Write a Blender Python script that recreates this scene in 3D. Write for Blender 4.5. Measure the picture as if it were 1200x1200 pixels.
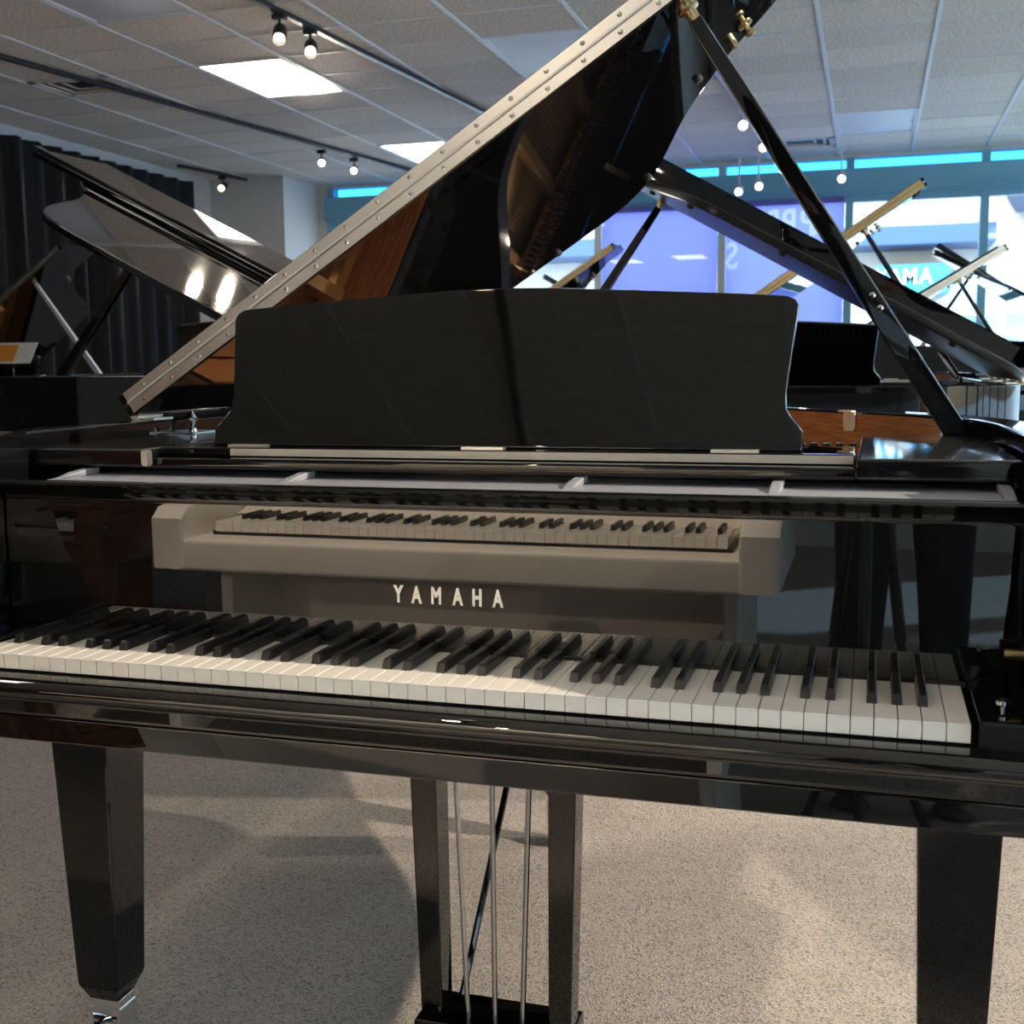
import bpy, bmesh, math, random
from math import sin, cos, pi, radians as R
from mathutils import Vector, Matrix
random.seed(7)
scene = bpy.context.scene
COL = scene.collection
for o in list(bpy.data.objects): bpy.data.objects.remove(o)

# ------------------------------------------------------------------ camera, sky, exposure
cam_d = bpy.data.cameras.new('camera'); cam = bpy.data.objects.new('camera', cam_d); COL.objects.link(cam)
cam_d.sensor_width = 36.0; cam_d.lens = 1372.66 / 1200 * 36.0; cam_d.clip_start = 0.02
cam.matrix_world = (Matrix.Translation((0.5047, -1.2282, 1.0954)) @ Matrix.Rotation(0.296765, 4, 'Z')
                    @ Matrix.Rotation(1.445287, 4, 'X') @ Matrix.Rotation(-0.010697, 4, 'Z'))
cam_d.dof.use_dof = True; cam_d.dof.focus_distance = 1.75; cam_d.dof.aperture_fstop = 11.0
scene.camera = cam
scene.view_settings.view_transform = 'Standard'; scene.view_settings.look = 'None'
scene.view_settings.gamma = 1.0; scene.view_settings.use_curve_mapping = False
scene.view_settings.exposure = 0.5
w = bpy.data.worlds.new('sky'); scene.world = w; w.use_nodes = True
wn = w.node_tree; bg = wn.nodes['Background']
sky = wn.nodes.new('ShaderNodeTexSky'); sky.sky_type = 'NISHITA'; sky.sun_disc = False
sky.sun_elevation = R(38); sky.sun_rotation = R(200); sky.air_density = 1.0; sky.dust_density = 2.0
wn.links.new(sky.outputs[0], bg.inputs[0]); bg.inputs[1].default_value = 0.72

def light(name, kind, loc, target, energy, color, size=0.1, spot=60, blend=0.25, size_y=None):
    d = bpy.data.lights.new(name, kind); d.energy = energy * .62; d.color = color
    if kind == 'SPOT': d.spot_size = R(spot); d.spot_blend = blend; d.shadow_soft_size = size
    elif kind == 'AREA':
        d.shape = 'RECTANGLE'; d.size = size; d.size_y = size_y or size
    else: d.shadow_soft_size = size
    o = bpy.data.objects.new(name, d); COL.objects.link(o); o.location = loc
    o.rotation_euler = (Vector(target) - Vector(loc)).to_track_quat('-Z', 'Y').to_euler()
    return o
sun_d = bpy.data.lights.new('sun', 'SUN'); sun_d.energy = 15.0; sun_d.angle = R(1); sun_d.color = (.54, .79, 1.0)
sun = bpy.data.objects.new('sun', sun_d); COL.objects.link(sun)
sun.rotation_euler = Vector((-.76, .50, -.50)).to_track_quat('-Z', 'Y').to_euler()
WARM = (1.0, .83, .65)

# ------------------------------------------------------------------ materials
def mat(name, color=(.5, .5, .5), rough=.5, metal=0.0, ior=1.5, emit=None, estr=0.0, trans=0.0):
    m = bpy.data.materials.new(name); m.use_nodes = True
    b = m.node_tree.nodes['Principled BSDF']
    b.inputs['Base Color'].default_value = (*color, 1); b.inputs['Roughness'].default_value = rough
    b.inputs['Metallic'].default_value = metal; b.inputs['IOR'].default_value = ior
    b.inputs['Transmission Weight'].default_value = trans
    if emit: b.inputs['Emission Color'].default_value = (*emit, 1); b.inputs['Emission Strength'].default_value = estr
    return m
def nodes(m):
    nt = m.node_tree; return nt, nt.nodes['Principled BSDF'], nt.links
def noisy(m, c1, c2, scale, detail=4, lo=.35, hi=.65, stretch=(1, 1, 1), bump=0.0, rough=None, tex='noise'):
    nt, b, L = nodes(m)
    tc = nt.nodes.new('ShaderNodeTexCoord'); mp = nt.nodes.new('ShaderNodeMapping'); mp.inputs['Scale'].default_value = stretch
    L.new(tc.outputs['Object'], mp.inputs['Vector'])
    n = nt.nodes.new('ShaderNodeTexNoise'); n.inputs['Scale'].default_value = scale; n.inputs['Detail'].default_value = detail
    L.new(mp.outputs[0], n.inputs['Vector'])
    r = nt.nodes.new('ShaderNodeValToRGB'); r.color_ramp.elements[0].position = lo; r.color_ramp.elements[1].position = hi
    r.color_ramp.elements[0].color = (*c1, 1); r.color_ramp.elements[1].color = (*c2, 1)
    L.new(n.outputs['Fac'], r.inputs[0]); L.new(r.outputs[0], b.inputs['Base Color'])
    if bump:
        bp = nt.nodes.new('ShaderNodeBump'); bp.inputs['Strength'].default_value = bump; bp.inputs['Distance'].default_value = .003
        L.new(n.outputs['Fac'], bp.inputs['Height']); L.new(bp.outputs[0], b.inputs['Normal'])
    return m, n, r
M = {}
M['lacquer'] = mat('black_lacquer', (.0035, .0035, .004), .02, ior=1.5)
M['mirror_lacquer'] = mat('fallboard_lacquer', (.004, .004, .004), .012, ior=1.78)
M['desk_lacquer'] = mat('desk_lacquer', (.004, .0038, .0036), .03, ior=1.5)
M['dusty'] = mat('dusty_lacquer', (.004, .004, .005), .06, ior=1.7)
nt, b, L = nodes(M['dusty'])
tc = nt.nodes.new('ShaderNodeTexCoord'); n = nt.nodes.new('ShaderNodeTexNoise'); n.inputs['Scale'].default_value = 430; n.inputs['Detail'].default_value = 3
L.new(tc.outputs['Object'], n.inputs['Vector'])
r = nt.nodes.new('ShaderNodeValToRGB'); r.color_ramp.elements[0].position = .52; r.color_ramp.elements[1].position = .70
r.color_ramp.elements[0].color = (0, 0, 0, 1); r.color_ramp.elements[1].color = (1, 1, 1, 1)
L.new(n.outputs['Fac'], r.inputs[0])
ge = nt.nodes.new('ShaderNodeNewGeometry'); sp = nt.nodes.new('ShaderNodeSeparateXYZ'); L.new(ge.outputs['Normal'], sp.inputs[0])
mu = nt.nodes.new('ShaderNodeMath'); mu.operation = 'MULTIPLY'; mu.use_clamp = True; L.new(sp.outputs['Z'], mu.inputs[0]); L.new(r.outputs[0], mu.inputs[1])   # dust settles on upward faces only
mx = nt.nodes.new('ShaderNodeMix'); mx.data_type = 'RGBA'; L.new(mu.outputs[0], mx.inputs['Factor'])
mx.inputs['A'].default_value = (.004, .004, .005, 1); mx.inputs['B'].default_value = (.17, .155, .135, 1); L.new(mx.outputs['Result'], b.inputs['Base Color'])
M['satin_black'] = mat('satin_black', (.012, .012, .012), .45)
M['black_key'] = mat('ebony_key', (.010, .010, .0105), .32)
M['white_key'] = mat('ivory_key', (.80, .765, .70), .16)
M['tray_grey'] = mat('satin_grey', (.33, .345, .385), .38, .1)
M['lid_satin'] = mat('satin_lacquer', (.004, .004, .004), .32, ior=1.32)
M['silver_plate'] = mat('silver_satin_plate', (.72, .68, .60), .35, .25)
M['shelf_reflection'] = mat('painted_reflection_strip', (.42, .38, .33), .3)  # pale colour stands in for a bright reflection on the music shelf front
M['chrome'] = mat('chrome', (.86, .86, .86), .10, 1.0)
M['nickel'] = mat('nickel_hinge', (.84, .82, .77), .33, 1.0)
M['steel'] = mat('steel_rod', (.55, .54, .53), .25, 1.0)
M['brass'] = mat('brass', (.60, .46, .25), .28, 1.0)
M['logo_metal'] = mat('inlaid_letter_metal', (.88, .83, .76), .35, .35)
M['plate_gold'] = mat('bronze_plate', (.58, .33, .12), .36, .55)
M['copper'] = mat('copper_string', (.80, .38, .20), .35, 1.0)
M['string'] = mat('steel_string', (.6, .6, .6), .3, 1.0)
M['red_felt'] = mat('red_felt', (.55, .035, .02), .9)
M['veneer'] = mat('mahogany_veneer', (.3, .12, .04), .38)
noisy(M['veneer'], (.22, .075, .022), (.42, .17, .06), 9, 8, .35, .68, (1.5, 1.5, 22))
M['spruce'] = mat('spruce_board', (.6, .4, .2), .45); noisy(M['spruce'], (.50, .30, .13), (.64, .42, .21), 12, 5, .3, .7, (14, 1, 1))
M['walnut'] = mat('walnut_case', (.1, .03, .012), .16, ior=1.6); noisy(M['walnut'], (.045, .012, .005), (.13, .042, .016), 6, 6, .35, .65, (2, 2, 14))
M['white_case'] = mat('white_satin_case', (.80, .75, .67), .35)
M['curtain'] = mat('black_curtain', (.0055, .0055, .0065), .95)
M['wall'] = mat('wall_paint', (.62, .59, .56), .8); noisy(M['wall'], (.60, .57, .54), (.64, .61, .58), 60, 3)
M['frame_blue'] = mat('window_frame_paint', (.17, .38, .50), .45)
M['frame_pale'] = mat('pale_aluminium', (.55, .58, .60), .4, .3)
M['grid'] = mat('ceiling_grid_white', (.78, .76, .76), .5)
M['tile'] = mat('ceiling_tile', (.42, .38, .34), .9)
m, n, r = noisy(M['tile'], (.64, .52, .41), (.95, .795, .65), 55, 6, .32, .56, bump=.25)
nt, b, L = nodes(M['tile'])
oi = nt.nodes.new('ShaderNodeObjectInfo'); mx = nt.nodes.new('ShaderNodeMix'); mx.data_type = 'RGBA'; mx.blend_type = 'MULTIPLY'
mr = nt.nodes.new('ShaderNodeMapRange'); mr.inputs['To Min'].default_value = .9; mr.inputs['To Max'].default_value = 1.08
L.new(oi.outputs['Random'], mr.inputs['Value']); mx.inputs['Factor'].default_value = 1
L.new(r.outputs[0], mx.inputs['A']); L.new(mr.outputs[0], mx.inputs['B']); L.new(mx.outputs['Result'], b.inputs['Base Color'])
M['diffuser_on'] = mat('lit_diffuser', (.9, .9, .9), .5, emit=(1, .96, .9), estr=10.0)
M['diffuser_off'] = mat('unlit_diffuser', (.80, .78, .80), .5)
M['lamp_glow'] = mat('lamp_lens', (1, .9, .7), .4, emit=(1, .86, .62), estr=13.0)
M['track'] = mat('track_black', (.02, .02, .024), .4)
M['track_white'] = mat('track_white', (.6, .6, .65), .4)
M['cloth_dark'] = mat('dark_cloth', (.012, .012, .014), .9)
M['denim'] = mat('dark_denim', (.012, .014, .022), .9)
M['skin'] = mat('skin', (.55, .33, .24), .5)
M['hair'] = mat('dark_hair', (.02, .013, .009), .6)
M['eye'] = mat('eye_white', (.8, .8, .8), .2)
M['card'] = mat('white_card', (.72, .69, .66), .5)
M['orange'] = mat('orange_print', (.68, .27, .04), .5)
M['facade'] = mat('white_render_wall', (.86, .86, .85), .8); noisy(M['facade'], (.46, .46, .45), (.52, .52, .51), 3, 4)
M['fascia_blue'] = mat('blue_fascia', (.025, .065, .16), .5)
M['sign_teal'] = mat('teal_sign_board', (.02, .18, .30), .5)
M['asphalt'] = mat('concrete_forecourt', (.55, .54, .52), .9)
M['window_dark'] = mat('facade_window', (.20, .45, .52), .1)
M['leaf'] = mat('tree_leaf', (.15, .30, .25), .7)
M['rubber'] = mat('black_rubber', (.015, .015, .015), .7)
# carpet: loop pile with blue and dark flecks
M['carpet'] = mat('carpet', (.4, .36, .31), .95)
nt, b, L = nodes(M['carpet'])
tc = nt.nodes.new('ShaderNodeTexCoord')
vo = nt.nodes.new('ShaderNodeTexVoronoi'); vo.inputs['Scale'].default_value = 240
mp = nt.nodes.new('ShaderNodeMapping'); mp.inputs['Rotation'].default_value = (0, 0, .7); mp.inputs['Scale'].default_value = (1, 1.6, 1)
L.new(tc.outputs['Object'], mp.inputs[0]); L.new(mp.outputs[0], vo.inputs['Vector'])
rp = nt.nodes.new('ShaderNodeValToRGB'); cr = rp.color_ramp; cr.interpolation = 'LINEAR'
cr.elements[0].position = 0; cr.elements[0].color = (.10, .105, .12, 1)
e = cr.elements.new(.20); e.color = (.225, .21, .195, 1)
e = cr.elements.new(.36); e.color = (.34, .30, .25, 1)
e = cr.elements.new(.62); e.color = (.38, .335, .28, 1)
cr.elements[-1].position = 1; cr.elements[-1].color = (.27, .25, .225, 1)
sx = nt.nodes.new('ShaderNodeSeparateColor'); L.new(vo.outputs['Color'], sx.inputs[0]); L.new(sx.outputs[0], rp.inputs[0])
n2 = nt.nodes.new('ShaderNodeTexNoise'); n2.inputs['Scale'].default_value = 7; n2.inputs['Detail'].default_value = 4; L.new(tc.outputs['Object'], n2.inputs['Vector'])
mr = nt.nodes.new('ShaderNodeMapRange'); mr.inputs['To Min'].default_value = .86; mr.inputs['To Max'].default_value = 1.14; L.new(n2.outputs['Fac'], mr.inputs['Value'])
mx = nt.nodes.new('ShaderNodeMix'); mx.data_type = 'RGBA'; mx.blend_type = 'MULTIPLY'; mx.inputs['Factor'].default_value = 1
L.new(rp.outputs[0], mx.inputs['A']); L.new(mr.outputs[0], mx.inputs['B']); L.new(mx.outputs['Result'], b.inputs['Base Color'])
bp = nt.nodes.new('ShaderNodeBump'); bp.inputs['Strength'].default_value = .5; bp.inputs['Distance'].default_value = .004
L.new(vo.outputs['Distance'], bp.inputs['Height']); L.new(bp.outputs[0], b.inputs['Normal'])
def glassy(name, tint, ior=1.5, extra=None):
    m = bpy.data.materials.new(name); m.use_nodes = True; nt = m.node_tree; nt.nodes.clear(); L = nt.links
    out = nt.nodes.new('ShaderNodeOutputMaterial'); mixn = nt.nodes.new('ShaderNodeMixShader'); fr = nt.nodes.new('ShaderNodeFresnel'); fr.inputs[0].default_value = ior
    gl = nt.nodes.new('ShaderNodeBsdfGlossy'); gl.inputs['Roughness'].default_value = .01
    if extra is None:
        tr = nt.nodes.new('ShaderNodeBsdfTransparent'); tr.inputs[0].default_value = (*tint, 1); base = tr
    else:
        tr = nt.nodes.new('ShaderNodeBsdfTranslucent'); tr.inputs[0].default_value = (*tint, 1)
        df = nt.nodes.new('ShaderNodeBsdfDiffuse'); df.inputs[0].default_value = (*tint, 1)
        base = nt.nodes.new('ShaderNodeMixShader'); base.inputs[0].default_value = extra
        L.new(df.outputs[0], base.inputs[1]); L.new(tr.outputs[0], base.inputs[2])
    geo = nt.nodes.new('ShaderNodeNewGeometry'); inv = nt.nodes.new('ShaderNodeMath'); inv.operation = 'SUBTRACT'; inv.inputs[0].default_value = 1; L.new(geo.outputs['Backfacing'], inv.inputs[1])
    mul = nt.nodes.new('ShaderNodeMath'); mul.operation = 'MULTIPLY'; L.new(fr.outputs[0], mul.inputs[0]); L.new(inv.outputs[0], mul.inputs[1])   # one surface reflection per thin pane
    L.new(mul.outputs[0], mixn.inputs[0]); L.new(base.outputs[0], mixn.inputs[1]); L.new(gl.outputs[0], mixn.inputs[2]); L.new(mixn.outputs[0], out.inputs[0])
    return m
M['glass'] = glassy('window_glass', (.86, .93, .96))
M['poster'] = glassy('purple_window_film', (.60, .59, .93), 1.6, .8)
M['glass_blue'] = glassy('blue_tinted_glass', (.22, .62, .92))
M['poster_single'] = glassy('purple_window_film_single', (.37, .36, .84), 1.6, .8)
M['poster_dark'] = glassy('purple_window_film_band', (.50, .48, .86), 1.6, .8)
M['poster_letter'] = glassy('pale_film_lettering', (.62, .61, .90), 1.6, .8)

# ------------------------------------------------------------------ mesh helpers
def flat_normals(me, angle):
    """area-weighted corner normals, so large flat faces stay optically flat beside small bevels"""
    ca = cos(R(angle)); pn = [p.normal.copy() for p in me.polygons]; pa = [p.area for p in me.polygons]; vf = [[] for _ in me.vertices]
    for p in me.polygons:
        for v in p.vertices: vf[v].append(p.index)
    out = []
    for p in me.polygons:
        for v in p.vertices:
            q = Vector((0, 0, 0))
            for f in vf[v]:
                if pn[f].dot(pn[p.index]) >= ca: q += pn[f] * pa[f]
            out.append(q.normalized() if q.length > 0 else pn[p.index])
    me.normals_split_custom_set(out)
class MB:
    def __init__(s): s.v = []; s.f = []
    def add(s, vs, fs):
        o = len(s.v); s.v += [tuple(v) for v in vs]; s.f += [tuple(i + o for i in f) for f in fs]; return s
    def box(s, x0, x1, y0, y1, z0, z1, b=0.0):
        if b <= 0:
            vs = [(x, y, z) for z in (z0, z1) for (x, y) in ((x0, y0), (x1, y0), (x1, y1), (x0, y1))]
            return s.add(vs, [(3, 2, 1, 0), (4, 5, 6, 7), (0, 1, 5, 4), (1, 2, 6, 5), (2, 3, 7, 6), (3, 0, 4, 7)])
        return s.prism([(x0, y0), (x1, y0), (x1, y1), (x0, y1)], z0, z1, b)
    def prism(s, pts, z0, z1, b=0.0, T=None):
        """outline pts (CCW) extruded along z with rounded rims; T maps (x,y,z) to space"""
        n = len(pts); prof = [(0, z0), (0, z1)] if b <= 0 else [(b, z0), (b * .3, z0 + b * .3), (0, z0 + b), (0, z1 - b), (b * .3, z1 - b * .3), (b, z1)]
        nor = []
        for i in range(n):
            p0 = Vector(pts[i - 1]); p1 = Vector(pts[i]); p2 = Vector(pts[(i + 1) % n])
            d1 = (p1 - p0).normalized(); d2 = (p2 - p1).normalized()
            n1 = Vector((-d1.y, d1.x)); n2 = Vector((-d2.y, d2.x)); q = (n1 + n2)
            k = max(.35, 1 + n1.dot(n2)); nor.append(q / k)
        vs = []
        for ins, z in prof:
            for p, q in zip(pts, nor): vs.append((p[0] + q.x * ins, p[1] + q.y * ins, z))
        if T: vs = [T(*v) for v in vs]
        fs = [tuple(reversed(range(n)))]
        m = len(prof)
        for k in range(m - 1):
            for i in range(n):
                j = (i + 1) % n; fs.append((k * n + i, k * n + j, (k + 1) * n + j, (k + 1) * n + i))
        fs.append(tuple((m - 1) * n + i for i in range(n)))
        return s.add(vs, fs)
    def tube(s, path, r, seg=8, r2=None, caps=True):
        path = [Vector(p) for p in path]; n = len(path); vs = []; fs = []
        for i, p in enumerate(path):
            d = (path[min(i + 1, n - 1)] - path[max(i - 1, 0)]).normalized()
            a = d.orthogonal().normalized() if i == 0 else (a - d * a.dot(d)).normalized()
            c = d.cross(a); rr = r if r2 is None else r + (r2 - r) * i / max(1, n - 1)
            for k in range(seg):
                t = 2 * pi * k / seg; vs.append(p + (a * cos(t) + c * sin(t)) * rr)
        for i in range(n - 1):
            for k in range(seg):
                l = (k + 1) % seg; fs.append((i * seg + k, i * seg + l, (i + 1) * seg + l, (i + 1) * seg + k))
        if caps: fs += [tuple(reversed(range(seg))), tuple((n - 1) * seg + k for k in range(seg))]
        return s.add(vs, fs)
    def lathe(s, prof, origin=(0, 0, 0), axis=(0, 0, 1), seg=16):
        ax = Vector(axis).normalized(); a = ax.orthogonal().normalized(); c = ax.cross(a); o = Vector(origin); vs = []; fs = []
        for rr, h in prof:
            for k in range(seg):
                t = 2 * pi * k / seg; vs.append(o + ax * h + (a * cos(t) + c * sin(t)) * rr)
        for i in range(len(prof) - 1):
            for k in range(seg):
                l = (k + 1) % seg; fs.append((i * seg + k, i * seg + l, (i + 1) * seg + l, (i + 1) * seg + k))
        fs += [tuple(reversed(range(seg))), tuple((len(prof) - 1) * seg + k for k in range(seg))]
        return s.add(vs, fs)
    def taper(s, c0, h0, c1, h1):
        """square bar from centre c0 (half sizes h0) to c1 (half sizes h1) in xy"""
        vs = []
        for c, h in ((c0, h0), (c1, h1)):
            for sx, sy in ((-1, -1), (1, -1), (1, 1), (-1, 1)): vs.append((c[0] + sx * h[0], c[1] + sy * h[1], c[2]))
        return s.add(vs, [(3, 2, 1, 0), (4, 5, 6, 7), (0, 1, 5, 4), (1, 2, 6, 5), (2, 3, 7, 6), (3, 0, 4, 7)])
    def bar(s, p0, p1, w, t, up=(0, 0, 1), w1=None, t1=None):
        p0 = Vector(p0); p1 = Vector(p1); d = (p1 - p0).normalized(); a = d.cross(Vector(up)).normalized(); c = a.cross(d)
        vs = []
        for p, ww, tt in ((p0, w, t), (p1, w1 or w, t1 or t)):
            for i, j in ((-1, -1), (1, -1), (1, 1), (-1, 1)): vs.append(p + a * i * ww / 2 + c * j * tt / 2)
        return s.add(vs, [(3, 2, 1, 0), (4, 5, 6, 7), (0, 1, 5, 4), (1, 2, 6, 5), (2, 3, 7, 6), (3, 0, 4, 7)])
    def loft(s, rings, closed=True, caps=True):
        n = len(rings[0]); vs = [p for r_ in rings for p in r_]; fs = []
        for i in range(len(rings) - 1):
            for k in range(n if closed else n - 1):
                l = (k + 1) % n; fs.append((i * n + k, i * n + l, (i + 1) * n + l, (i + 1) * n + k))
        if caps and closed: fs += [tuple(reversed(range(n))), tuple((len(rings) - 1) * n + k for k in range(n))]
        return s.add(vs, fs)
    def map(s, f): s.v = [tuple(f(*v)) for v in s.v]; return s
    def mesh(s, name, material, smooth=True, angle=32, bevel=0.0):
        me = bpy.data.meshes.new(name); me.from_pydata(s.v, [], s.f)
        bm = bmesh.new(); bm.from_mesh(me)
        bmesh.ops.recalc_face_normals(bm, faces=bm.faces)
        if bevel:
            es = [e for e in bm.edges if len(e.link_faces) == 2 and e.calc_face_angle(0) > R(40)]
            bmesh.ops.bevel(bm, geom=es, offset=bevel, segments=2, affect='EDGES', profile=.6, clamp_overlap=True)
        bm.to_mesh(me); bm.free()
        if smooth:
            me.polygons.foreach_set('use_smooth', [True] * len(me.polygons)); me.set_sharp_from_angle(angle=R(angle)); flat_normals(me, angle)
        me.materials.append(material); return me

def obj(name, me, parent=None, loc=None, rot=None, label=None):
    o = bpy.data.objects.new(name, me); COL.objects.link(o)
    if parent: o.parent = parent
    if loc is not None: o.location = loc
    if rot is not None: o.rotation_euler = rot
    if label: o['label'] = label
    return o
def part(name, mb, m, parent, **k):
    lab = k.pop('label', None); return obj(name, mb.mesh(name, M[m] if isinstance(m, str) else m, **k), parent, label=lab)
def thing(name, label, cat, loc=(0, 0, 0), rz=0.0, group=None, scale=1.0):
    o = bpy.data.objects.new(name, None); COL.objects.link(o); o.location = loc; o.rotation_euler = (0, 0, rz); o.scale = (scale,) * 3
    o.empty_display_size = .1; o['label'] = label; o['category'] = cat
    if group: o['group'] = group
    return o
def tag(o, label, cat, group=None):
    o['label'] = label; o['category'] = cat
    if group: o['group'] = group
    return o
def struct(name, mb, m, parent=None, **k):
    o = obj(name, mb.mesh(name, M[m], **k), parent)
    if not parent: o['kind'] = 'structure'
    return o
def smooth_curve(pts, n=5):
    out = []
    P = [Vector(p) for p in pts]
    for i in range(len(P) - 1):
        p0 = P[max(i - 1, 0)]; p1 = P[i]; p2 = P[i + 1]; p3 = P[min(i + 2, len(P) - 1)]
        for k in range(n):
            t = k / n; out.append(tuple(.5 * ((2 * p1) + (p2 - p0) * t + (2 * p0 - 5 * p1 + 4 * p2 - p3) * t * t + (3 * p1 - p0 - 3 * p2 + p3) * t ** 3)))
    out.append(tuple(P[-1])); return out
def offset_open(pts, d):
    """offset an open polyline to its left by d"""
    out = []; n = len(pts)
    for i in range(n):
        a = Vector(pts[max(i - 1, 0)]); c = Vector(pts[min(i + 1, n - 1)]); t = (c - a).normalized()
        out.append((pts[i][0] - t.y * d, pts[i][1] + t.x * d))
    return out
def text_mesh(txt, size, depth, material, name='lettering', bold=0.0, sx=1.0, mirror=False):
    cu = bpy.data.curves.new(name, 'FONT'); cu.body = txt; cu.size = size; cu.extrude = depth; cu.offset = bold; cu.align_x = 'CENTER'; cu.resolution_u = 3
    o = bpy.data.objects.new(name, cu); COL.objects.link(o)
    dg = bpy.context.evaluated_depsgraph_get(); me = bpy.data.meshes.new_from_object(o.evaluated_get(dg))
    bpy.data.objects.remove(o); me.transform(Matrix.Diagonal((-sx if mirror else sx, 1, 1, 1)))
    if mirror: me.flip_normals()
    me.materials.clear(); me.materials.append(material); me.name = name; return me

# ------------------------------------------------------------------ the room
FAR, NEAR, LEFT, RIGHT, CEIL = 9.95, -5.6, -5.75, 6.2, 2.92
fl = MB().box(LEFT, RIGHT, NEAR, FAR, -.05, 0); struct('floor', fl, 'carpet', smooth=False)
ceiling = struct('ceiling', MB().box(LEFT, RIGHT, NEAR, FAR, CEIL + .03, CEIL + .10), 'wall', smooth=False)
TX, TY = .615, .465
XG = [.80 + TX * k for k in range(-11, 10)]; YG = [5.305 + TY * k for k in range(-24, 11)]
def panel_cell(i, j): return (XG[i], XG[i + 1], YG[j], YG[j + 2])
xi = lambda x: min(range(len(XG)), key=lambda k: abs(XG[k] - x)); yj = lambda y: min(range(len(YG)), key=lambda k: abs(YG[k] - y))
PANELS = [  # x, y of the near left corner, lit?, label
    (-3.505, 5.305, 1, 'brightly lit ceiling light panel between the two black lamp tracks'),
    (-3.505, 8.095, 1, 'lit ceiling light panel far back, just above the raised lid edge'),
    (-1.66, 5.305, 0, 'unlit sagging ceiling light panel beside the front piano lid'),
    (.185, 8.095, 0, 'unlit pale ceiling light panel near the shop window at right'),
    (-3.505, 3.445, 0, 'unlit ceiling light panel at the upper left corner'),
    (-2.89, -.275, 1, 'added unseen lit ceiling light panel above the brown upright'), (2.03, 1.585, 1, 'added unseen lit ceiling light panel right of the front piano'),  # lit panels from here on are added out of view to brighten the room
    (2.03, -3.53, 1, 'added unseen lit ceiling light panel by the right windows behind the camera'), (-4.12, -.74, 1, 'added unseen lit ceiling light panel over the left aisle')]
taken = set()
for x, y, lit, lab in PANELS:
    i, j = xi(x), yj(y); taken |= {(i, j), (i, j + 1)}
    x0, x1, y0, y1 = panel_cell(i, j)
    t = thing('ceiling_light', lab, 'light panel', ((x0 + x1) / 2, (y0 + y1) / 2, CEIL), group='ceiling light panels')
    a, c = (x1 - x0) / 2 - .012, (y1 - y0) / 2 - .012
    f = MB()
    for q in ((-a, a, -c, -c + .022), (-a, a, c - .022, c), (-a, -a + .022, -c + .022, c - .022), (a - .022, a, -c + .022, c - .022)): f.box(*q, -.004, .03, 0)
    part('frame', f, 'grid', t, smooth=False)
    d = MB(); N = 6   # a shallow dished diffuser
    rows = [[(-a + .022 + (2 * a - .044) * i / N, -c + .022 + (2 * c - .044) * j / N, .004 - (.012 if lit else .03) * sin(pi * i / N) * sin(pi * j / N)) for i in range(N + 1)] for j in range(N + 1)]
    d.loft(rows, closed=False, caps=False); part('diffuser', d, 'diffuser_on' if lit else 'diffuser_off', t)
VENTS = [(-4.735, 5.305, 'square ceiling air vent left of the near lamp track'), (-3.505, 9.025, 'ceiling air vent far back by the white column'), (-.43, 9.025, 'ceiling air vent in front of the shop window')]
for x, y, lab in VENTS:
    i, j = xi(x), yj(y); taken.add((i, j)); x0, x1, y0, y1 = XG[i], XG[i + 1], YG[j], YG[j + 1]
    t = thing('ceiling_vent', lab, 'air vent', ((x0 + x1) / 2, (y0 + y1) / 2, CEIL), group='ceiling air vents'); a, c = (x1 - x0) / 2 - .015, (y1 - y0) / 2 - .015
    part('backing', MB().box(-a, a, -c, c, .012, .03), 'satin_black', t, smooth=False)
    for k in range(3):
        s = 1 - k * .27; f = MB(); ww = .05 if k == 0 else .02
        for q in ((-a * s, a * s, -c * s, -c * s + ww), (-a * s, a * s, c * s - ww, c * s), (-a * s, -a * s + ww, -c * s, c * s), (a * s - ww, a * s, -c * s, c * s)): f.box(*q, -.004 + .006 * k, .004 + .006 * k)
        part('vane', f, 'tile', t, smooth=False)
tile_me = MB().prism([(-TX / 2 + .007, -TY / 2 + .007), (TX / 2 - .007, -TY / 2 + .007), (TX / 2 - .007, TY / 2 - .007), (-TX / 2 + .007, TY / 2 - .007)], 0, .02).mesh('ceiling_tile', M['tile'], smooth=False)
rest = MB(); ntile = 0
for i in range(len(XG) - 1):
    for j in range(len(YG) - 1):
        if (i, j) in taken: continue
        cx, cy = (XG[i] + XG[i + 1]) / 2, (YG[j] + YG[j + 1]) / 2
        if not (LEFT < cx < RIGHT and NEAR < cy < FAR): continue
        if -5.9 < cx < 2.4 and cy > 3.2 and ntile < 298:
            o = obj('ceiling_tile', tile_me, ceiling, (cx, cy, CEIL + random.uniform(-.001, .001)), (random.uniform(-.003, .003), random.uniform(-.003, .003), 0)); ntile += 1
        else: rest.box(cx - TX / 2 + .007, cx + TX / 2 - .007, cy - TY / 2 + .007, cy + TY / 2 - .007, CEIL, CEIL + .02)
o = struct('ceiling_tiles', rest, 'tile', ceiling, smooth=False); o['kind'] = 'stuff'
g = MB()
for x in XG:
    if LEFT < x < RIGHT: g.box(x - .011, x + .011, NEAR, FAR, CEIL - .006, CEIL + .01)
for y in YG:
    if NEAR < y < FAR: g.box(LEFT, RIGHT, y - .005, y + .005, CEIL - .003, CEIL + .01)
o = struct('ceiling_grid', g, 'grid', ceiling, smooth=False); o['kind'] = 'stuff'
struct('wall_left', MB().box(LEFT - .1, LEFT, NEAR, FAR, 0, CEIL + .1), 'wall', smooth=False)
wn_ = MB(); NX = [2.3, 4.0, 4.2, 5.95]
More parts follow.
